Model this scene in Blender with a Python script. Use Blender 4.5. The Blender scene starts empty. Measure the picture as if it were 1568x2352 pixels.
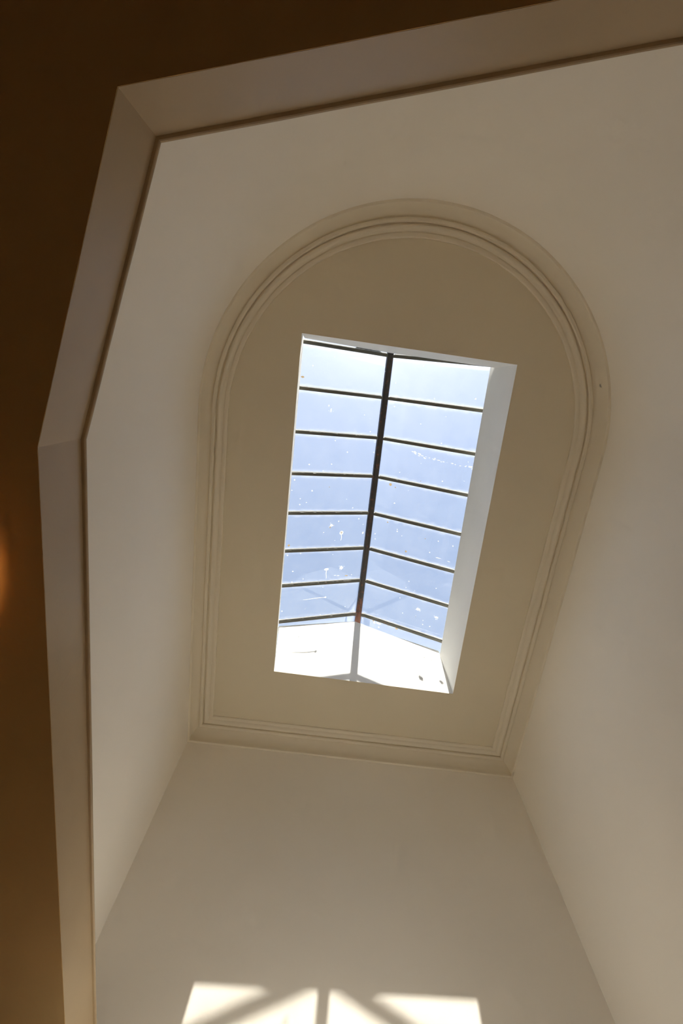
import bpy, bmesh, math, random
from mathutils import Vector, Matrix, noise

random.seed(4)
sc = bpy.context.scene
col = sc.collection
EYE = 1.55                      # eye height of the photographer above the floor; x right, y towards the back wall

# ------------------------------------------------------------------ camera
cam_data = bpy.data.cameras.new('camera')
cam_data.sensor_fit = 'VERTICAL'
cam_data.sensor_height = 36.0
cam_data.lens = 36.0 * 1026.232 / 2352.0
cam_data.clip_start = 0.02
cam = bpy.data.objects.new('camera', cam_data)
R = ((0.9926227455, 0.1200380393, 0.0170573791),
     (-0.1201419608, 0.9548937331, 0.2715582216),
     (0.0163093321, -0.2716041745, 0.9622708445))   # columns: image right, image down, view direction
cam.matrix_world = Matrix(((R[0][0], -R[0][1], -R[0][2], 0.0),
                           (R[1][0], -R[1][1], -R[1][2], 0.0),
                           (R[2][0], -R[2][1], -R[2][2], EYE),
                           (0, 0, 0, 1)))
col.objects.link(cam)
sc.camera = cam

# ------------------------------------------------------------------ sky, sun, exposure
TO_SUN = Vector((0.05, -0.40, 1.0)).normalized()
world = bpy.data.worlds.new('sky')
sc.world = world
world.use_nodes = True
wn, wl = world.node_tree.nodes, world.node_tree.links
wn.clear()
w_out = wn.new('ShaderNodeOutputWorld')
w_bg = wn.new('ShaderNodeBackground')
w_sky = wn.new('ShaderNodeTexSky')
w_sky.sky_type = 'NISHITA'
w_sky.sun_disc = False
w_sky.sun_elevation = math.asin(TO_SUN.z)
w_sky.sun_rotation = math.atan2(TO_SUN.x, TO_SUN.y)
w_sky.air_density = 1.0
w_sky.dust_density = 0.7
w_sky.ozone_density = 1.0
w_hsv = wn.new('ShaderNodeHueSaturation')
w_hsv.inputs['Saturation'].default_value = 0.76
wl.new(w_sky.outputs['Color'], w_hsv.inputs['Color'])
wl.new(w_hsv.outputs['Color'], w_bg.inputs['Color'])
w_bg.inputs['Strength'].default_value = 0.268
wl.new(w_bg.outputs['Background'], w_out.inputs['Surface'])

sun_data = bpy.data.lights.new('sun', 'SUN')
sun_data.energy = 12.0
sun_data.color = (1.0, 0.925, 0.83)
sun_data.angle = math.radians(0.53)
sun = bpy.data.objects.new('sun', sun_data)
sun.rotation_euler = TO_SUN.to_track_quat('Z', 'Y').to_euler()
sun.location = (0, -4, 14)
col.objects.link(sun)

sc.view_settings.view_transform = 'Standard'
sc.view_settings.look = 'None'
sc.view_settings.gamma = 1.0
sc.view_settings.use_curve_mapping = False
sc.view_settings.exposure = 0.12
sc.cycles.use_denoising = True
sc.cycles.max_bounces = 10
sc.cycles.diffuse_bounces = 10
sc.cycles.use_adaptive_sampling = True
sc.cycles.adaptive_threshold = 0.12
sc.cycles.adaptive_min_samples = 12
sc.cycles.glossy_bounces = 4
sc.cycles.transparent_max_bounces = 16
sc.cycles.caustics_reflective = False
sc.cycles.caustics_refractive = False

# ------------------------------------------------------------------ helpers
def tag(o, label=None, cat=None, kind=None, group=None):
    if label: o['label'] = label
    if cat: o['category'] = cat
    if kind: o['kind'] = kind
    if group: o['group'] = group
    return o

def link(o, parent=None):
    col.objects.link(o)
    if parent is not None:
        o.parent = parent
        o.matrix_parent_inverse = parent.matrix_world.inverted()
    return o

def empty(name, loc):
    o = bpy.data.objects.new(name, None)
    o.location = loc
    o.empty_display_size = 0.2
    o.matrix_world = Matrix.Translation(loc)
    col.objects.link(o)
    return o

def up(p):
    return (p[0], p[1], p[2] + EYE)

def mesh_obj(name, verts, faces, mat, parent=None, smooth=False):
    """verts are given with z measured from the eye"""
    bm = bmesh.new()
    vs = [bm.verts.new(up(v)) for v in verts]
    for f in faces:
        try:
            bm.faces.new([vs[i] for i in f])
        except ValueError:
            pass
    bmesh.ops.recalc_face_normals(bm, faces=bm.faces)
    return bm_obj(name, bm, mat, parent, smooth)

def bm_obj(name, bm, mat, parent=None, smooth=False):
    me = bpy.data.meshes.new(name)
    if smooth:
        for f in bm.faces: f.smooth = True
    bm.to_mesh(me); bm.free()
    me.materials.append(mat)
    return link(bpy.data.objects.new(name, me), parent)

def prism(name, poly, z0, z1, mat, parent=None):
    """vertical prism over a plan polygon; z0/z1 from the eye"""
    n = len(poly)
    v = [(x, y, z0) for x, y in poly] + [(x, y, z1) for x, y in poly]
    f = [list(range(n)), list(range(n, 2 * n))] + [[i, (i + 1) % n, n + (i + 1) % n, n + i] for i in range(n)]
    return mesh_obj(name, v, f, mat, parent)

def box(name, a, b, mat, parent=None):
    return prism(name, [(a[0], a[1]), (b[0], a[1]), (b[0], b[1]), (a[0], b[1])], a[2], b[2], mat, parent)

def loft(name, sections, mat, parent=None, closed_section=True, smooth=False, caps=True):
    """list of rings (lists of points); bridges neighbours"""
    n = len(sections[0])
    v = [p for s in sections for p in s]
    f = []
    m = n if closed_section else n - 1
    for k in range(len(sections) - 1):
        for i in range(m):
            j = (i + 1) % n
            f.append([k * n + i, k * n + j, (k + 1) * n + j, (k + 1) * n + i])
    if caps and closed_section:
        f.append(list(range(n)))
        f.append([(len(sections) - 1) * n + i for i in range(n)])
    return mesh_obj(name, v, f, mat, parent, smooth)

# ------------------------------------------------------------------ materials
def new_mat(name):
    m = bpy.data.materials.new(name)
    m.use_nodes = True
    nt = m.node_tree
    for n in list(nt.nodes): nt.nodes.remove(n)
    out = nt.nodes.new('ShaderNodeOutputMaterial')
    return m, nt, out

def painted(name, color, var=0.03, rough=0.75, bump=0.08, big=0.9, fine=60.0, spec=0.25):
    """painted plaster / wood: faint cloudy tone, slight trowel relief"""
    m, nt, out = new_mat(name)
    N, L = nt.nodes, nt.links
    b = N.new('ShaderNodeBsdfPrincipled')
    b.inputs['Roughness'].default_value = rough
    b.inputs['Specular IOR Level'].default_value = spec
    tc = N.new('ShaderNodeTexCoord')
    n1 = N.new('ShaderNodeTexNoise'); n1.inputs['Scale'].default_value = big; n1.inputs['Detail'].default_value = 5
    L.new(tc.outputs['Object'], n1.inputs['Vector'])
    mr = N.new('ShaderNodeMapRange')
    mr.inputs['From Min'].default_value = 0.3; mr.inputs['From Max'].default_value = 0.7
    mr.inputs['To Min'].default_value = 1.0 - var; mr.inputs['To Max'].default_value = 1.0 + var
    L.new(n1.outputs['Fac'], mr.inputs['Value'])
    hs = N.new('ShaderNodeHueSaturation')
    hs.inputs['Color'].default_value = (*color, 1)
    L.new(mr.outputs['Result'], hs.inputs['Value'])
    L.new(hs.outputs['Color'], b.inputs['Base Color'])
    n2 = N.new('ShaderNodeTexNoise'); n2.inputs['Scale'].default_value = fine; n2.inputs['Detail'].default_value = 6
    n3 = N.new('ShaderNodeTexNoise'); n3.inputs['Scale'].default_value = 3.0; n3.inputs['Detail'].default_value = 3
    L.new(tc.outputs['Object'], n2.inputs['Vector']); L.new(tc.outputs['Object'], n3.inputs['Vector'])
    ad = N.new('ShaderNodeMath'); ad.operation = 'MULTIPLY_ADD'; ad.inputs[1].default_value = 6.0
    L.new(n3.outputs['Fac'], ad.inputs[0]); L.new(n2.outputs['Fac'], ad.inputs[2])
    bp = N.new('ShaderNodeBump'); bp.inputs['Strength'].default_value = bump; bp.inputs['Distance'].default_value = 0.004
    L.new(ad.outputs['Value'], bp.inputs['Height']); L.new(bp.outputs['Normal'], b.inputs['Normal'])
    L.new(b.outputs['BSDF'], out.inputs['Surface'])
    return m

M_CREAM = painted('cream_wall_paint', (0.89, 0.84, 0.76), 0.02)
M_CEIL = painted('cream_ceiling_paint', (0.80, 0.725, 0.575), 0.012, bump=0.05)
M_TRIM = painted('cream_cornice_plaster', (0.85, 0.785, 0.66), 0.015, bump=0.03)
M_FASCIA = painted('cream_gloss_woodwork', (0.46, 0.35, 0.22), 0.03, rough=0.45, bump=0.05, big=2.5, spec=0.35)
M_WELL = painted('white_skylight_paint', (0.90, 0.90, 0.88), 0.02, bump=0.06, big=2.0)
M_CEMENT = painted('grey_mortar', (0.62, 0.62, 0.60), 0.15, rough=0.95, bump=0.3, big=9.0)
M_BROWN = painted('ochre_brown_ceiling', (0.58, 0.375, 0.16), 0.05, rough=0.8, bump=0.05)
M_ROOM = painted('tan_room_wall', (0.60, 0.47, 0.30), 0.04)
M_BOUNCE = painted('pale_bounce_finish', (0.62, 0.60, 0.56), 0.06, rough=0.6)  # pale finish of the added slab that bounces sun upwards
M_BRASS = painted('aged_brass', (0.45, 0.30, 0.12), 0.05, rough=0.35)
M_SHADE = painted('brown_metal_shade', (0.25, 0.15, 0.07), 0.05, rough=0.5)
M_LEAD = painted('dark_rubber_strip', (0.035, 0.03, 0.022), 0.1, rough=0.6)

def wood_floor():
    m, nt, out = new_mat('oak_floor')
    N, L = nt.nodes, nt.links
    b = N.new('ShaderNodeBsdfPrincipled'); b.inputs['Roughness'].default_value = 0.4
    tc = N.new('ShaderNodeTexCoord')
    mp = N.new('ShaderNodeMapping'); mp.inputs['Scale'].default_value = (9, 0.8, 1)
    nz = N.new('ShaderNodeTexNoise'); nz.inputs['Scale'].default_value = 3; nz.inputs['Detail'].default_value = 8
    cr = N.new('ShaderNodeValToRGB')
    cr.color_ramp.elements[0].color = (0.17, 0.115, 0.065, 1); cr.color_ramp.elements[1].color = (0.34, 0.24, 0.15, 1)
    L.new(tc.outputs['Object'], mp.inputs['Vector']); L.new(mp.outputs['Vector'], nz.inputs['Vector'])
    L.new(nz.outputs['Fac'], cr.inputs['Fac']); L.new(cr.outputs['Color'], b.inputs['Base Color'])
    L.new(b.outputs['BSDF'], out.inputs['Surface'])
    return m
M_FLOOR = wood_floor()

def steel(name, base, rust_amt, rust_from=None):
    """old painted steel, rust patches; rust_from: y (object space) past which rust takes over"""
    m, nt, out = new_mat(name)
    N, L = nt.nodes, nt.links
    b = N.new('ShaderNodeBsdfPrincipled'); b.inputs['Roughness'].default_value = 0.6
    tc = N.new('ShaderNodeTexCoord')
    nz = N.new('ShaderNodeTexNoise'); nz.inputs['Scale'].default_value = 22; nz.inputs['Detail'].default_value = 7
    L.new(tc.outputs['Object'], nz.inputs['Vector'])
    fac = nz.outputs['Fac']
    if rust_from is not None:
        sp = N.new('ShaderNodeSeparateXYZ'); L.new(tc.outputs['Object'], sp.inputs['Vector'])
        mr = N.new('ShaderNodeMapRange')
        mr.inputs['From Min'].default_value = rust_from - 0.35; mr.inputs['From Max'].default_value = rust_from + 0.1
        mr.inputs['To Min'].default_value = 0.0; mr.inputs['To Max'].default_value = 0.35
        L.new(sp.outputs['Y'], mr.inputs['Value'])
        ad = N.new('ShaderNodeMath'); ad.operation = 'ADD'
        L.new(nz.outputs['Fac'], ad.inputs[0]); L.new(mr.outputs['Result'], ad.inputs[1])
        fac = ad.outputs['Value']
    cr = N.new('ShaderNodeValToRGB')
    cr.color_ramp.elements[0].position = 0.62 - rust_amt; cr.color_ramp.elements[0].color = (*base, 1)
    cr.color_ramp.elements[1].position = 0.78 - rust_amt; cr.color_ramp.elements[1].color = (0.16, 0.055, 0.025, 1)
    L.new(fac, cr.inputs['Fac']); L.new(cr.outputs['Color'], b.inputs['Base Color'])
    bp = N.new('ShaderNodeBump'); bp.inputs['Strength'].default_value = 0.3; bp.inputs['Distance'].default_value = 0.003
    L.new(nz.outputs['Fac'], bp.inputs['Height']); L.new(bp.outputs['Normal'], b.inputs['Normal'])
    L.new(b.outputs['BSDF'], out.inputs['Surface'])
    return m
M_BAR = steel('olive_grey_glazing_bar', (0.085, 0.08, 0.06), 0.0)
M_RIDGE = steel('brown_black_ridge_steel', (0.03, 0.024, 0.02), 0.05, rust_from=3.25)

def glass_mat():
    """thin old glass: clear, reflecting by Fresnel, with a dusty film and specks of dirt that scatter light"""
    m, nt, out = new_mat('dusty_skylight_glass')
    N, L = nt.nodes, nt.links
    tr = N.new('ShaderNodeBsdfTransparent'); tr.inputs['Color'].default_value = (0.95, 0.97, 0.97, 1)
    gl = N.new('ShaderNodeBsdfGlossy'); gl.inputs['Roughness'].default_value = 0.0
    fr = N.new('ShaderNodeFresnel'); fr.inputs['IOR'].default_value = 1.5
    mx = N.new('ShaderNodeMixShader')
    L.new(fr.outputs['Fac'], mx.inputs['Fac']); L.new(tr.outputs['BSDF'], mx.inputs[1]); L.new(gl.outputs['BSDF'], mx.inputs[2])
    tl = N.new('ShaderNodeBsdfTranslucent'); tl.inputs['Color'].default_value = (0.9, 0.9, 0.88, 1)
    df = N.new('ShaderNodeBsdfDiffuse'); df.inputs['Color'].default_value = (0.9, 0.9, 0.88, 1)
    dirt = N.new('ShaderNodeMixShader'); dirt.inputs['Fac'].default_value = 0.35
    L.new(tl.outputs['BSDF'], dirt.inputs[1]); L.new(df.outputs['BSDF'], dirt.inputs[2])
    tc = N.new('ShaderNodeTexCoord')
    n1 = N.new('ShaderNodeTexNoise'); n1.inputs['Scale'].default_value = 5.0; n1.inputs['Detail'].default_value = 8; n1.inputs['Roughness'].default_value = 0.65
    L.new(tc.outputs['Object'], n1.inputs['Vector'])
    m1 = N.new('ShaderNodeMapRange')
    m1.inputs['From Min'].default_value = 0.35; m1.inputs['From Max'].default_value = 0.8
    m1.inputs['To Min'].default_value = 0.012; m1.inputs['To Max'].default_value = 0.035
    L.new(n1.outputs['Fac'], m1.inputs['Value'])
    # specks
    vo = N.new('ShaderNodeTexVoronoi'); vo.inputs['Scale'].default_value = 11.0
    L.new(tc.outputs['Object'], vo.inputs['Vector'])
    sepc = N.new('ShaderNodeSeparateColor'); L.new(vo.outputs['Color'], sepc.inputs['Color'])
    rad = N.new('ShaderNodeMapRange')
    rad.inputs['From Min'].default_value = 0.30; rad.inputs['From Max'].default_value = 1.0
    rad.inputs['To Min'].default_value = 0.0; rad.inputs['To Max'].default_value = 0.10
    L.new(sepc.outputs['Red'], rad.inputs['Value'])
    lt = N.new('ShaderNodeMath'); lt.operation = 'LESS_THAN'
    L.new(vo.outputs['Distance'], lt.inputs[0]); L.new(rad.outputs['Result'], lt.inputs[1])
    sc_ = N.new('ShaderNodeMath'); sc_.operation = 'MULTIPLY'; sc_.inputs[1].default_value = 0.6
    L.new(lt.outputs['Value'], sc_.inputs[0])
    mxx = N.new('ShaderNodeMath'); mxx.operation = 'MAXIMUM'
    L.new(m1.outputs['Result'], mxx.inputs[0]); L.new(sc_.outputs['Value'], mxx.inputs[1])
    # grime gathered along the bars (pane edges)
    sp = N.new('ShaderNodeSeparateXYZ'); L.new(tc.outputs['Generated'], sp.inputs['Vector'])
    c0 = N.new('ShaderNodeMath'); c0.operation = 'SUBTRACT'; c0.inputs[1].default_value = 0.5; L.new(sp.outputs['Y'], c0.inputs[0])
    c1 = N.new('ShaderNodeMath'); c1.operation = 'ABSOLUTE'; L.new(c0.outputs['Value'], c1.inputs[0])
    nE = N.new('ShaderNodeTexNoise'); nE.inputs['Scale'].default_value = 14; nE.inputs['Detail'].default_value = 5
    L.new(tc.outputs['Object'], nE.inputs['Vector'])
    c2 = N.new('ShaderNodeMath'); c2.operation = 'MULTIPLY_ADD'; c2.inputs[1].default_value = 0.16
    L.new(nE.outputs['Fac'], c2.inputs[0]); L.new(c1.outputs['Value'], c2.inputs[2])
    mE = N.new('ShaderNodeMapRange'); mE.interpolation_type = 'SMOOTHSTEP'
    mE.inputs['From Min'].default_value = 0.44; mE.inputs['From Max'].default_value = 0.60
    mE.inputs['To Min'].default_value = 0.0; mE.inputs['To Max'].default_value = 0.13
    L.new(c2.outputs['Value'], mE.inputs['Value'])
    aE = N.new('ShaderNodeMath'); aE.operation = 'ADD'
    L.new(m1.outputs['Result'], aE.inputs[0]); L.new(mE.outputs['Result'], aE.inputs[1])
    L.new(aE.outputs['Value'], mxx.inputs[0])
    fin = N.new('ShaderNodeMixShader')
    L.new(mxx.outputs['Value'], fin.inputs['Fac']); L.new(mx.outputs['Shader'], fin.inputs[1]); L.new(dirt.outputs['Shader'], fin.inputs[2])
    L.new(fin.outputs['Shader'], out.inputs['Surface'])
    return m
M_GLASS = glass_mat()

def chalky(name, color, fac=0.55):
    m, nt, out = new_mat(name)
    N, L = nt.nodes, nt.links
    a = N.new('ShaderNodeBsdfDiffuse'); b = N.new('ShaderNodeBsdfTranslucent'); x = N.new('ShaderNodeMixShader')
    tc = N.new('ShaderNodeTexCoord')
    nz = N.new('ShaderNodeTexNoise'); nz.inputs['Scale'].default_value = 120; nz.inputs['Detail'].default_value = 4
    L.new(tc.outputs['Object'], nz.inputs['Vector'])
    cr = N.new('ShaderNodeValToRGB')
    cr.color_ramp.elements[0].position = 0.3; cr.color_ramp.elements[0].color = (*[c * 0.75 for c in color], 1)
    cr.color_ramp.elements[1].position = 0.7; cr.color_ramp.elements[1].color = (*color, 1)
    L.new(nz.outputs['Fac'], cr.inputs['Fac'])
    L.new(cr.outputs['Color'], a.inputs['Color']); L.new(cr.outputs['Color'], b.inputs['Color'])
    x.inputs['Fac'].default_value = fac
    L.new(a.outputs['BSDF'], x.inputs[1]); L.new(b.outputs['BSDF'], x.inputs[2]); L.new(x.outputs['Shader'], out.inputs['Surface'])
    return m
M_CHALK = chalky('white_bird_dropping', (0.85, 0.84, 0.80))
M_OCHRE = chalky('brown_bird_dropping', (0.42, 0.30, 0.15), 0.5)
M_PUTTY = chalky('white_glazing_putty', (0.80, 0.80, 0.77), 0.5)

def glow_mat():
    m, nt, out = new_mat('warm_lamp_glass')
    N, L = nt.nodes, nt.links
    e = N.new('ShaderNodeEmission'); e.inputs['Color'].default_value = (1.0, 0.50, 0.17, 1); e.inputs['Strength'].default_value = 340.0
    L.new(e.outputs['Emission'], out.inputs['Surface'])
    return m
M_GLOW = glow_mat()

# ------------------------------------------------------------------ room shell (z from the eye)
H = 4.50                        # upper ceiling
FLOOR = -EYE
XL, XR, YB = -1.385, 2.497, 4.230
CX, CY = (XL + XR) / 2, 0.375
RAD = (XR - XL) / 2
SOF, SLABTOP = 1.50, 1.772      # soffit and top of the landing slab
NARC = 72

def arc_pt(r, a):               # a: 0 at the left wall, pi at the right wall, going round the rear
    return (CX - r * math.cos(a), CY - r * math.sin(a))

# plan of the opening in the landing slab
Q = [(-1.088, YB), (-1.020, 0.325), (-0.733, -0.712), (1.52, -1.329)]

tag(box('floor', (-4.6, -4.6, FLOOR - 0.12), (2.75, YB + 0.15, FLOOR), M_FLOOR),
    'brown oak floor of the room below', 'floor', 'structure')
tag(box('wall_back', (-4.6, YB, FLOOR), (XR + 0.15, YB + 0.15, H + 0.1), M_CREAM),
    'flat cream wall across the bottom with patches of sunlight', 'wall', 'structure')
tag(box('wall_left', (XL - 0.15, CY, SLABTOP - 0.02), (XL, YB, H + 0.1), M_CREAM),
    'narrow cream wall rising behind the left fascia', 'wall', 'structure')
tag(box('wall_right', (XR, CY, FLOOR), (XR + 0.15, YB, H + 0.1), M_CREAM),
    'tall flat cream wall along the right side', 'wall', 'structure')
# curved rear wall: stands on the landing on its left part, goes to the floor on the right
inner, outer = [], []
v, f = [], []
for i in range(NARC + 1):
    a = math.pi * i / NARC
    p, q = arc_pt(RAD, a), arc_pt(RAD + 0.15, a)
    zb = FLOOR if p[0] > 1.45 and p[1] > -1.37 and a > math.pi / 2 else SLABTOP - 0.02
    v += [(p[0], p[1], zb), (p[0], p[1], H + 0.1), (q[0], q[1], H + 0.1), (q[0], q[1], zb)]
for i in range(NARC):
    for k in range(4):
        f.append([4 * i + k, 4 * i + (k + 1) % 4, 4 * i + 4 + (k + 1) % 4, 4 * i + 4 + k])
f += [[0, 1, 2, 3], [4 * NARC + k for k in range(4)]]
o = mesh_obj('wall_rear', v, f, M_CREAM)
for pl in o.data.polygons:
    pl.use_smooth = True
md = o.modifiers.new('edges', 'EDGE_SPLIT'); md.split_angle = math.radians(32)
tag(o, 'half-round cream wall curving over the top of the shaft', 'wall', 'structure')

# upper ceiling with the skylight hole
HOLE = [(-0.501, -0.422), (1.566, -0.384), (1.649, 3.316), (-0.470, 3.287)]
bm = bmesh.new()
ring = [(XL - 0.1, YB + 0.1)] + [arc_pt(RAD + 0.1, math.pi * i / NARC) for i in range(NARC + 1)] + [(XR + 0.1, YB + 0.1)]
for loop in (ring, HOLE):
    vs = [bm.verts.new((x, y, H + EYE)) for x, y in loop]
    for i in range(len(vs)):
        bm.edges.new((vs[i], vs[(i + 1) % len(vs)]))
bmesh.ops.triangle_fill(bm, use_beauty=True, edges=bm.edges[:])
def in_hole(c):
    return -0.48 < c.x < 1.56 and -0.38 < c.y < 3.28
bmesh.ops.delete(bm, geom=[fc for fc in bm.faces if in_hole(fc.calc_center_median())], context='FACES')
ext = bmesh.ops.extrude_face_region(bm, geom=bm.faces[:])
bmesh.ops.translate(bm, verts=[e for e in ext['geom'] if isinstance(e, bmesh.types.BMVert)], vec=(0, 0, 0.004))
bmesh.ops.recalc_face_normals(bm, faces=bm.faces)
tag(bm_obj('ceiling', bm, M_CEIL), 'flat cream ceiling pierced by the skylight opening', 'ceiling', 'structure')

# landing slab: brown soffit of the room below
def offs(poly, d):              # shift an open plan line to its left side by d
    out = []
    for i, p in enumerate(poly):
        ns = []
        for a, b in ((i - 1, i), (i, i + 1)):
            if 0 <= a and b < len(poly):
                e = Vector(poly[b]) - Vector(poly[a]); e.normalize(); ns.append(Vector((-e.y, e.x)))
        n = sum(ns, Vector((0, 0))); n.normalize()
        k = d / max(0.2, n.dot(ns[0]))
        out.append((p[0] + n.x * k, p[1] + n.y * k))
    return out
Qs = offs(Q, -0.019)            # slab edge lies behind the fascia boards
def line_to_arc(a0):
    return [arc_pt(RAD + 0.07, a) for a in [a0 + (math.pi - a0) * k / 14 for k in range(15)]]
a_hit = math.pi - math.atan2(CY - Q[3][1], Q[3][0] - CX)
slab = [(-4.6, YB)] + [(Qs[0][0], YB)] + Qs[1:3] + [(Q[3][0], Q[3][1] - 0.019)] + line_to_arc(a_hit + 0.01) + \
       [(2.75, CY), (2.75, -4.6), (-4.6, -4.6)]
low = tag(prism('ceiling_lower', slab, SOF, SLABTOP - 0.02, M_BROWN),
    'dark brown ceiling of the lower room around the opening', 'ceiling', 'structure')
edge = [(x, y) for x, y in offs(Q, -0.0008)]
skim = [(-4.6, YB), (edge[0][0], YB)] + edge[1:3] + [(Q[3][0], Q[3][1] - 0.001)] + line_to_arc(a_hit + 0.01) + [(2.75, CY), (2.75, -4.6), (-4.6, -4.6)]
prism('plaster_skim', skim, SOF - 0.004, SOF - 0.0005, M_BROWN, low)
tag(prism('floor_landing', slab, SLABTOP - 0.02, SLABTOP - 0.004, M_FLOOR),
    'brown oak floor of the upper landing on top of the slab', 'floor', 'structure')
# unseen slab added below the frame to bounce sun up the back wall
half = tag(box('floor_bounce_slab', (-1.07, 3.10, 0.86), (XR, YB, 1.0), M_BOUNCE),
    'added pale slab, unseen, bouncing sun onto the back wall', 'floor', 'structure')
box('nosing', (-1.07, 3.075, 0.965), (XR, 3.10, 1.0), M_BOUNCE, half)  # front lip of the added bounce slab
tag(box('wall_room_left', (-4.75, -4.6, FLOOR), (-4.6, YB, SLABTOP), M_ROOM), 'tan wall on the far left of the lower room', 'wall', 'structure')
tag(box('wall_room_rear', (-4.6, -4.75, FLOOR), (2.75, -4.6, SLABTOP), M_ROOM), 'tan wall behind in the lower room', 'wall', 'structure')
tag(box('wall_room_right', (2.75, -4.6, FLOOR), (2.9, CY + 0.1, SLABTOP), M_ROOM), 'tan wall on the right of the lower room', 'wall', 'structure')

# ------------------------------------------------------------------ cornice under the upper ceiling
PROF = [(-0.004, -0.204), (0.012, -0.204), (0.021, -0.199), (0.022, -0.190), (0.015, -0.183), (0.005, -0.178),
        (0.006, -0.145), (0.013, -0.105), (0.028, -0.066), (0.046, -0.038), (0.066, -0.022), (0.076, -0.018),
        (0.077, -0.034), (0.085, -0.041), (0.098, -0.043), (0.109, -0.040), (0.116, -0.031), (0.117, -0.010),
        (0.130, -0.009), (0.131, -0.026), (0.140, -0.034), (0.152, -0.035), (0.165, -0.030), (0.177, -0.019), (0.186, -0.010),
        (0.197, -0.008), (0.198, -0.019), (0.210, -0.022), (0.229, -0.020), (0.235, -0.014), (0.236, 0.002), (-0.004, 0.002)]
def cornice(name, rings, label):
    o = loft(name, rings, M_TRIM)
    for pl in o.data.polygons: pl.use_smooth = True
    md = o.modifiers.new('edges', 'EDGE_SPLIT'); md.split_angle = math.radians(32)
    return tag(o, label, 'cornice', 'structure')
lft = [[(XL + e, CY, H + z) for e, z in PROF], [(XL + e, YB - max(e, 0), H + z) for e, z in PROF]]
rgt = [[(XR - e, CY, H + z) for e, z in PROF], [(XR - e, YB - max(e, 0), H + z) for e, z in PROF]]
bck = [[(XL + max(e, 0), YB - e, H + z) for e, z in PROF], [(XR - max(e, 0), YB - e, H + z) for e, z in PROF]]
arc = []
for i in range(NARC + 1):
    a = math.pi * i / NARC
    arc.append([(*arc_pt(RAD - e, a), H + z) for e, z in PROF])
cornice('trim_1', arc, 'half-round moulded plaster cornice above the curved wall')
cornice('trim_2', lft, 'straight moulded plaster cornice along the left wall')
cornice('trim_3', rgt, 'straight moulded plaster cornice along the right wall')
cornice('trim_4', bck, 'straight moulded plaster cornice along the back wall')

# ------------------------------------------------------------------ fascia and nosing round the landing opening
fas = empty('trim_5', up((-1.02, 0.33, SOF)))
tag(fas, 'angled cream fascia with a thin nosing around the landing edge', 'fascia', 'structure')
FTOP = 1.750
Qi = offs(Q, -0.019)
def fascia_run(p0, p1, q0, q1, cut0=None, cut1=None, seed=0):
    """one board: face p0-p1, back q0-q1; cut0/cut1 = (t at bottom, t at top) of a slanting end joint"""
    n = 150
    verts, faces = [], []
    rows = 3
    zs = [SOF - 0.0018, SOF + 0.012, FTOP]
    for i in range(n + 1):
        s = i / n
        for k, z in enumerate(zs):
            tz = (z - SOF) / (FTOP - SOF)
            t0 = 0.0 if cut0 is None else cut0[0] + (cut0[1] - cut0[0]) * tz
            t1 = 1.0 if cut1 is None else cut1[0] + (cut1[1] - cut1[0]) * tz
            t = t0 + (t1 - t0) * s
            x, y = p0[0] + (p1[0] - p0[0]) * t, p0[1] + (p1[1] - p0[1]) * t
            bx, by = q0[0] + (q1[0] - q0[0]) * t, q0[1] + (q1[1] - q0[1]) * t
            zz = z
            if k == 0:
                zz = z + 0.0016 * noise.noise((x * 7 + seed, y * 7, 3.1)) + 0.0014 * noise.noise((x * 31, y * 31 + seed, 1.7))
            verts.append((x, y, zz))
            if k == 0: b0 = (bx, by, zz)
            if k == rows - 1: b1 = (bx, by, zz)
        verts += [b1, b0]
    m = 5
    for i in range(n):
        for k in range(m):
            a, b = i * m + k, i * m + (k + 1) % m
            faces.append([a, b, b + m, a + m])
    faces += [list(range(m)), [n * m + k for k in range(m)]]
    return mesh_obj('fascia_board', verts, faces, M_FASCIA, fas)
L01 = Q[0][1] - Q[1][1]
cb, ct = (1.3536 - Q[1][1]) / L01, (1.268 - Q[1][1]) / L01      # scarf joint seen on the long left board
e = 0.00025 / L01
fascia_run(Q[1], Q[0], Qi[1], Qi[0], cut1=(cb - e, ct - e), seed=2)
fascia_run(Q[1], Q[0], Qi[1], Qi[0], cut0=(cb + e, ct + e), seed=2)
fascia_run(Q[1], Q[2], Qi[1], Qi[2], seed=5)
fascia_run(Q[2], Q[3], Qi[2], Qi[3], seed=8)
NOSE = [(0.018, 0.0), (-0.011, 0.0), (-0.0145, 0.003), (-0.016, 0.008), (-0.0145, 0.014), (-0.011, 0.018), (0.018, 0.018)]
offl = {d: offs(Q, -d) for d, _ in NOSE}
for k in range(3):
    rings = []
    for j in range(13):
        t = j / 12
        ring_ = []
        for d, z in NOSE:
            a, b = offl[d][k], offl[d][k + 1]
            wob = 0.0012 * noise.noise((k * 5 + t * 9, 0.3, 0.0))
            ring_.append((a[0] + (b[0] - a[0]) * t + wob * (0 < j < 12), a[1] + (b[1] - a[1]) * t + wob * (0 < j < 12), FTOP + z))
        rings.append(ring_)
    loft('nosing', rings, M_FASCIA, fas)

# ------------------------------------------------------------------ skylight shaft (white walls above the ceiling)
def lerp(a, b, t): return a + (b - a) * t
Y0, Y1 = -0.75, 3.70
def tline(p, q, y):             # x on the line p-q at y
    return p[0] + (q[0] - p[0]) * (y - p[1]) / (q[1] - p[1])
def ridge_x(y): return 0.478 + (y + 0.449) * (0.077 / 3.7)
ZR, SL = 6.09, 0.445
def glass_z(x, y): return ZR - SL * abs(x - ridge_x(y))

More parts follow.
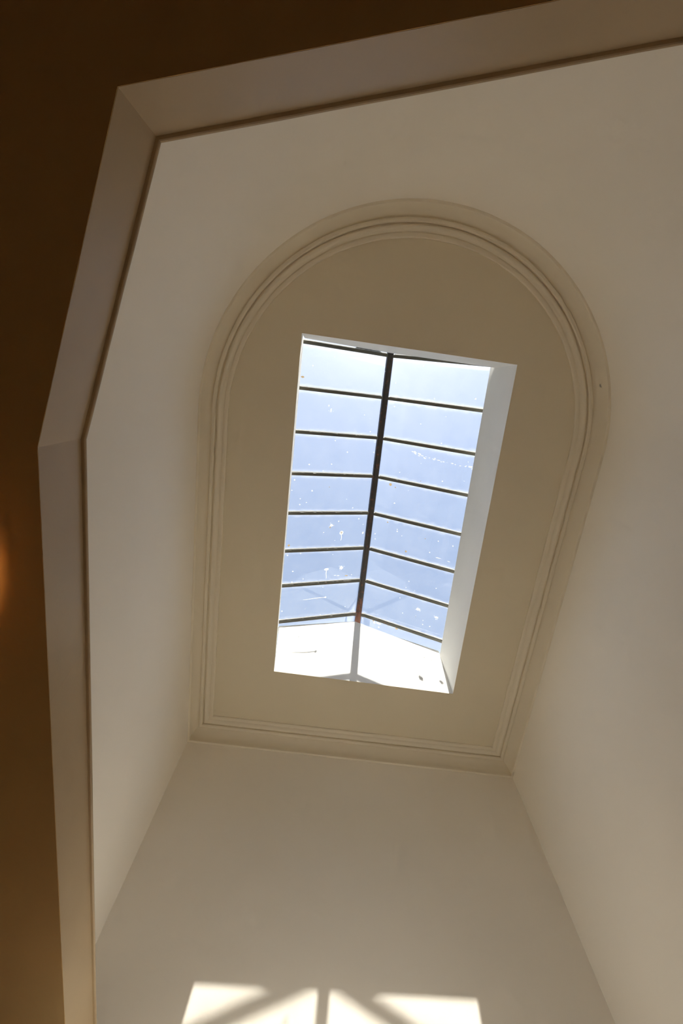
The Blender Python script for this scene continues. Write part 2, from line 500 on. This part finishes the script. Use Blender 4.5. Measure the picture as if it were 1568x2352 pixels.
secs = []
for y in (Y0, Y1):
    xb = tline(HOLE[1], HOLE[2], y); top = lerp(5.35, 5.30, (y + 0.4) / 3.7); xo = xb + 0.33
    g = glass_z(xo + 0.04, y) - 0.012
    secs.append([(xb, y, H + 0.002), (xb, y, top), (xo, y, top), (xo, y, g), (xo + 0.09, y, g - 0.03), (xo + 0.09, y, H + 0.002)])
tag(loft('wall_skylight_right', secs, M_WELL), 'tall white side of the skylight shaft, right of the glass', 'wall', 'structure')
secs = []
for y in (Y0, Y1):
    xb = tline(HOLE[0], HOLE[3], y); xt = lerp(-0.582, -0.566, (y + 0.4) / 3.7); xo = xt - 0.17
    g = glass_z(xo - 0.04, y) - 0.012
    secs.append([(xb, y, H + 0.002), (xt, y, 5.46), (xo, y, 5.46), (xo, y, g), (xo - 0.09, y, g - 0.03), (xo - 0.09, y, H + 0.002)])
tag(loft('wall_skylight_left', secs, M_WELL), 'thin white edge of the skylight shaft, left of the glass', 'wall', 'structure')

def gable(name, xa, xb, ya, yb, back, tops, upstand, label):
    """tops: [(x,z)...] along the top of the inner face; back: y of the outer face; upstand: y range of the closing strip"""
    n = len(tops)
    fr = [(xa, ya, H + 0.002)] + [(x, lerp(ya, yb, (x - xa) / (xb - xa)), z) for x, z in tops] + [(xb, yb, H + 0.002)]
    bk = [(p[0], back, p[2]) for p in fr]
    m = len(fr)
    v = fr + bk
    f = [list(range(m)), list(range(m, 2 * m))] + [[i, (i + 1) % m, m + (i + 1) % m, m + i] for i in range(m)]
    u0, u1 = upstand
    xs = [xa - 0.2, ridge_x(u0), xb + 0.3]
    base = len(v)
    for y in (u0, u1):
        v += [(x, y, 5.0) for x in xs] + [(x, y, glass_z(x, y) - 0.012) for x in reversed(xs)]
    f += [[base + i for i in range(6)], [base + 6 + i for i in range(6)]] + \
         [[base + i, base + (i + 1) % 6, base + 6 + (i + 1) % 6, base + 6 + i] for i in range(6)]
    return tag(mesh_obj(name, v, f, M_WELL), label, 'wall', 'structure')
gable('wall_skylight_rear', -0.501, 1.566, -0.422, -0.384, -0.74, [(-0.52, 5.0), (0.42, 5.28), (1.57, 5.21)], (-0.73, -0.69),
      'shaded white end of the skylight shaft, at the top of the glass')
NG = gable('wall_skylight_front', -0.470, 1.649, 3.287, 3.316, 3.69, [(-0.56, 5.50), (0.50, 5.895), (1.649, 5.33)], (3.64, 3.68),
      'sunlit white gable end of the skylight shaft, below the glass')
# strip of grey mortar laid along the gable top
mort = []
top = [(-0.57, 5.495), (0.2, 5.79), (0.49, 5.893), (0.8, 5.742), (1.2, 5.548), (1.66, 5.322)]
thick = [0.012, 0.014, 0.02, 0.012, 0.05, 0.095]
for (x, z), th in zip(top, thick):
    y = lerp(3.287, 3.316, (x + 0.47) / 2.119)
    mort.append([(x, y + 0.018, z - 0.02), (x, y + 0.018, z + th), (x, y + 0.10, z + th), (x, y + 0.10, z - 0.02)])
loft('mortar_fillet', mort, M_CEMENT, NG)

# ------------------------------------------------------------------ skylight glazing
sky = empty('skylight', up((ridge_x(1.4), 1.4, 5.45)))
tag(sky, 'gabled glass skylight with dark ridge and sixteen glazing bars', 'skylight')
YB0, STEP = -0.432, 0.5275
bar_y = [YB0 + STEP * k for k in range(8)]
bar_y[7] = 3.262
bar_y[6] -= 0.02
edges_y = [-0.73] + bar_y + [3.68]
GT = 0.006
# ridge: cap plate with a lower web, three ribs
def ridge_sec(y):
    x, z = ridge_x(y), ZR
    return [(x - 0.037, y, z - 0.030), (x - 0.034, y, z - 0.050), (x - 0.016, y, z - 0.053), (x - 0.014, y, z - 0.062), (x - 0.006, y, z - 0.066),
            (x + 0.006, y, z - 0.066), (x + 0.014, y, z - 0.062), (x + 0.016, y, z - 0.053), (x + 0.034, y, z - 0.050), (x + 0.037, y, z - 0.030),
            (x + 0.045, y, z + 0.004), (x, y, z + 0.026), (x - 0.045, y, z + 0.004)]
loft('ridge_beam', [ridge_sec(lerp(-0.72, 3.67, k / 16)) for k in range(17)], M_RIDGE, sky)

OUT = {-1: 1.33, 1: 1.49}
def on_glass(side, d, y, dz=0.0):
    return (ridge_x(y) + side * d, y, ZR - SL * d + dz)
for side in (-1, 1):
    for k, y in enumerate(bar_y):
        # T bar: narrow web below, flange under the glass
        n = 28
        rings = []
        w, dp = 0.0205, 0.024
        for j in range(n + 1):
            d = lerp(0.030, OUT[side], j / n)
            jit = 0.0016 * noise.noise((d * 28, k * 3.1, side)) if 0 < j < n else 0
            rings.append([on_glass(side, d, y - w - jit, -0.012), on_glass(side, d, y - w * 0.86 - jit, -0.012 - dp),
                          on_glass(side, d, y + w * 0.86, -0.012 - dp), on_glass(side, d, y + w, -0.012),
                          on_glass(side, d, y + w, -0.004), on_glass(side, d, y - w, -0.004)])
        bar = loft('glazing_bar', rings, M_BAR, sky)
        # ragged line of putty on the rear side of the bar
        rings = []
        for j in range(61):
            d = lerp(0.05, OUT[side] - 0.02, j / 60)
            wd = 0.0105 + 0.0035 * noise.noise((d * 40, k * 1.7, side + 0.5)) + 0.003 * noise.noise((d * 90, k * 5.3, side))
            wd = max(0.003, wd)
            rings.append([on_glass(side, d, y - w + 0.001, -0.013), on_glass(side, d, y - w - wd * 0.4, -0.0085), on_glass(side, d, y - w - wd, -0.0045)])
        loft('putty_line', rings, M_PUTTY, bar, closed_section=False)
        if k == 7:
            bracket = loft('bracket', [[on_glass(side, d, y - 0.024, -0.034 + dz) for dz in (0, 0.006)] +
                                       [on_glass(side, d, y + 0.024, -0.034 + dz) for dz in (0.006, 0)] for d in (0.02, 0.075)], M_RIDGE, bar)

panes = {}
for side in (-1, 1):
    for k in range(9):
        ya, yb = edges_y[k], edges_y[k + 1]
        d0, d1 = 0.004, OUT[side] + 0.02
        pts = [on_glass(side, d0, ya + 0.001), on_glass(side, d1, ya + 0.001), on_glass(side, d1, yb - 0.001), on_glass(side, d0, yb - 0.001)]
        v = [(p[0], p[1], p[2] - 0.003) for p in pts] + [(p[0], p[1], p[2] + GT - 0.003) for p in pts]
        f = [[3, 2, 1, 0], [4, 5, 6, 7], [0, 1, 5, 4], [1, 2, 6, 5], [2, 3, 7, 6], [3, 0, 4, 7]]
        panes[(side, k)] = mesh_obj('glass_pane', v, f, M_GLASS, sky)

def pane_at(side, y):
    for k in range(9):
        if edges_y[k] <= y < edges_y[k + 1]: return panes[(side, k)]

def blob(name, side, x, y, r, mat, tail=None, stretch=(1, 1), ragged=0.35, seed=0):
    """dried splash on top of the glass: lumpy disc, optional run"""
    d = abs(x - ridge_x(y)); n = 18
    rnd = random.Random(seed * 7 + int(1000 * (x + y)))
    ph = rnd.random() * 9
    v = []; f = []
    def P(u, w, h):             # u across (x), w along y, on the glass
        yy = y + w; dd = d + side * u
        return (ridge_x(yy) + side * dd, yy, ZR - SL * dd + GT - 0.003 + h)
    for h in (0.0003, 0.0022):
        for i in range(n):
            a = 2 * math.pi * i / n
            rr = r * (1 + ragged * noise.noise((math.cos(a) * 2.1 + ph, math.sin(a) * 2.1, seed)))
            v.append(P(rr * math.cos(a) * stretch[0], rr * math.sin(a) * stretch[1], h))
    f = [[n + i for i in range(n)]] + [[i, (i + 1) % n, n + (i + 1) % n, n + i] for i in range(n)]
    if tail:
        m = 12
        base = len(v)
        du, dw = tail[0] - x, tail[1] - y
        ln = math.hypot(du, dw); pu, pw = -dw / ln, du / ln
        for i in range(m + 1):
            t = i / m
            wd = lerp(0.0045, 0.0025, t) * (1 + 0.4 * noise.noise((t * 6, ph, 2)))
            off = 0.006 * math.sin(t * 7 + ph) * t
            for s, h in ((-1, 0.0003), (1, 0.0003), (1, 0.0018), (-1, 0.0018)):
                v.append(P(du * t + pu * (off + s * wd), dw * t + pw * (off + s * wd), h))
        for i in range(m):
            for k in (1, 2, 3):
                a_, b_ = base + 4 * i + k, base + 4 * i + (k + 1) % 4
                f.append([a_, b_, b_ + 4, a_ + 4])
    return mesh_obj(name, v, f, mat, pane_at(side, y))

SPOTS = [  # side, x, y, radius, material, tail, stretch
    (-1, 0.027, 2.951, 0.013, M_CHALK, (-0.28, 2.959), (1, 1)),
    (-1, -0.006, 2.514, 0.022, M_CHALK, (-0.001, 2.655), (1.3, 0.8)),
    (-1, 0.201, 2.500, 0.024, M_CHALK, None, (0.9, 1.1)),
    (-1, 0.201, 2.503, 0.007, M_OCHRE, None, (1, 1)),
    (-1, 0.126, 2.616, 0.009, M_CHALK, None, (1.8, 0.5)),
    (-1, 0.170, 2.623, 0.009, M_CHALK, None, (1.8, 0.5)),
    (-1, 0.290, 2.630, 0.011, M_OCHRE, None, (2.0, 0.6)),
    (1, 1.351, 2.907, 0.021, M_CHALK, None, (1.2, 0.9)),
    (1, 1.598, 2.942, 0.020, M_CHALK, None, (1.3, 0.7)),
    (1, 0.780, 3.309, 0.012, M_OCHRE, None, (1, 1)),
    (1, 0.994, 3.300, 0.010, M_OCHRE, None, (1, 0.8)),
    (1, 1.114, 3.312, 0.017, M_OCHRE, None, (1.2, 0.7)),
    (1, 0.863, 3.328, 0.018, M_CHALK, None, (2.0, 0.6)),
    (1, 0.800, 3.335, 0.014, M_CHALK, None, (1, 1)),
    (1, 0.870, 3.385, 0.010, M_CHALK, None, (1, 1)),
    (-1, -0.010, 1.858, 0.022, M_CHALK, None, (1, 0.9)),
    (-1, -0.025, 1.888, 0.010, M_OCHRE, None, (1, 1)),
    (-1, 0.141, 1.971, 0.028, M_CHALK, (0.148, 2.085), (0.9, 1.0)),
    (-1, 0.141, 1.965, 0.014, M_OCHRE, None, (1, 1)),
    (-1, 0.446, 1.978, 0.015, M_CHALK, None, (0.8, 1.1)),
    (-1, -0.543, 2.134, 0.016, M_OCHRE, None, (0.9, 1.0)),
    (1, 1.063, 2.109, 0.012, M_OCHRE, None, (1, 1.1)),
    (1, 0.764, 1.756, 0.010, M_OCHRE, None, (1, 0.7)),
    (1, 0.725, 1.221, 0.018, M_OCHRE, None, (1, 1)),
    (1, 0.792, 1.247, 0.008, M_OCHRE, None, (1, 1)),
    (-1, -0.568, -0.036, 0.015, M_OCHRE, None, (1.2, 0.8)),
    (-1, -0.316, 1.376, 0.010, M_CHALK, None, (1, 1)),
    (-1, -0.387, 1.028, 0.009, M_CHALK, None, (1, 1)),
    (-1, -0.189, 0.325, 0.016, M_CHALK, None, (0.5, 1.4)),
    (-1, -0.222, 0.269, 0.010, M_CHALK, None, (0.6, 1.2)),
    (1, 1.476, 2.081, 0.012, M_CHALK, None, (2.6, 0.4)),
    (1, 1.608, 2.091, 0.008, M_CHALK, None, (2.2, 0.4)),
]
for i, s in enumerate(SPOTS):
    nm = 'dropping'
    if s[4] is M_CHALK and s[3] > 0.015 and s[5] is None:
        # splash with satellite droplets
        b = blob(nm, s[0], s[1], s[2], s[3], s[4], s[5], s[6], 0.7, i)
        for q in range(4):
            a = q * 1.9 + i
            blob('speck', s[0], s[1] + math.cos(a) * s[3] * 1.7, s[2] + math.sin(a) * s[3] * 1.5, s[3] * 0.2, s[4], None, (1, 1), 0.4, i + q)
    else:
        blob(nm, s[0], s[1], s[2], s[3], s[4], s[5], s[6], 0.45, i)
# long smear of dried spray on one right-hand pane
SM = [(0.915, 0.715), (1.053, 0.76), (1.253, 0.785), (1.436, 0.794), (1.663, 0.798)]
rs = random.Random(11)
for i in range(46):
    t = rs.random() * 3.999; k = int(t); u = t - k
    x = lerp(SM[k][0], SM[k + 1][0], u); y = lerp(SM[k][1], SM[k + 1][1], u) + rs.gauss(0, 0.008)
    blob('speck', 1, x, y, rs.uniform(0.003, 0.008), M_CHALK, None, (1.8, 0.6), 0.5, 100 + i)
# dust caught under the lower edge of bars and loose grit
for i in range(40):
    side = rs.choice((-1, 1)); y = rs.uniform(-0.4, 3.5); d = rs.uniform(0.08, 1.05)
    blob('speck', side, ridge_x(y) + side * d, y, rs.uniform(0.002, 0.006), rs.choice((M_CHALK, M_CHALK, M_CHALK, M_OCHRE)), None, (1, 1), 0.5, 300 + i)

# bent strip of sealing rubber lying on the glass at the rear end
pts = [(0.02, -0.460), (0.06, -0.470), (0.13, -0.474), (0.22, -0.474), (0.30, -0.470), (0.36, -0.458)]
rings = []
for i, (x, y) in enumerate(pts):
    w = (0.003, 0.014, 0.02, 0.02, 0.014, 0.003)[i]
    z = ZR - SL * abs(x - ridge_x(y)) + GT - 0.003
    rings.append([(x, y - w, z + 0.0005), (x, y + w, z + 0.0005), (x, y + w * 0.8, z + 0.008), (x, y - w * 0.8, z + 0.008)])
o = loft('sealing_strip', rings, M_LEAD)
tag(o, 'short dark curved strip lying on the glass at its top left edge', 'strip')

# ------------------------------------------------------------------ warm lamp of the lower room, just left of the opening
LX, LY = -1.61, 0.78
lamp = empty('ceiling_lamp', up((LX, LY, SOF)))
tag(lamp, 'small bowl uplighter beside the opening, its warm pool on the brown ceiling', 'lamp')
def lathe(name, prof, mat, parent, n=28, smooth=True, caps=True):
    return loft(name, [[(LX + r * math.cos(2 * math.pi * i / n), LY + r * math.sin(2 * math.pi * i / n), SOF + z) for i in range(n)] for r, z in prof],
                mat, parent, smooth=smooth, caps=caps)
lathe('ceiling_rose', [(0.05, 0.0), (0.055, -0.006), (0.045, -0.018), (0.014, -0.028), (0.008, -0.034)], M_BRASS, lamp)
lathe('stem', [(0.005, -0.030), (0.005, -0.30)], M_BRASS, lamp)
lathe('bulb_holder', [(0.010, -0.285), (0.014, -0.290), (0.014, -0.305), (0.010, -0.308)], M_BRASS, lamp)
lathe('bulb', [(0.010, -0.306), (0.024, -0.309), (0.035, -0.322), (0.037, -0.336), (0.030, -0.352), (0.016, -0.361), (0.003, -0.363)], M_GLOW, lamp)
bowl = [(0.215, -0.170), (0.210, -0.215), (0.190, -0.275), (0.145, -0.330), (0.090, -0.370), (0.030, -0.388), (0.004, -0.390)]
lathe('bowl_shade', bowl + [(max(0.002, r - 0.005), z + 0.005) for r, z in reversed(bowl[1:])] + [(0.210, -0.170), (0.215, -0.170)], M_SHADE, lamp, n=48, caps=False)
for k in range(3):
    a = 2 * math.pi * k / 3 + 0.3
    loft('shade_arm', [[(LX + r * math.cos(a) - w_ * math.sin(a), LY + r * math.sin(a) + w_ * math.cos(a), SOF + z + z2) for w_, z2 in
                        ((-0.0015, -0.0015), (0.0015, -0.0015), (0.0015, 0.0015), (-0.0015, 0.0015))] for r, z in ((0.004, -0.10), (0.212, -0.172))], M_BRASS, lamp)
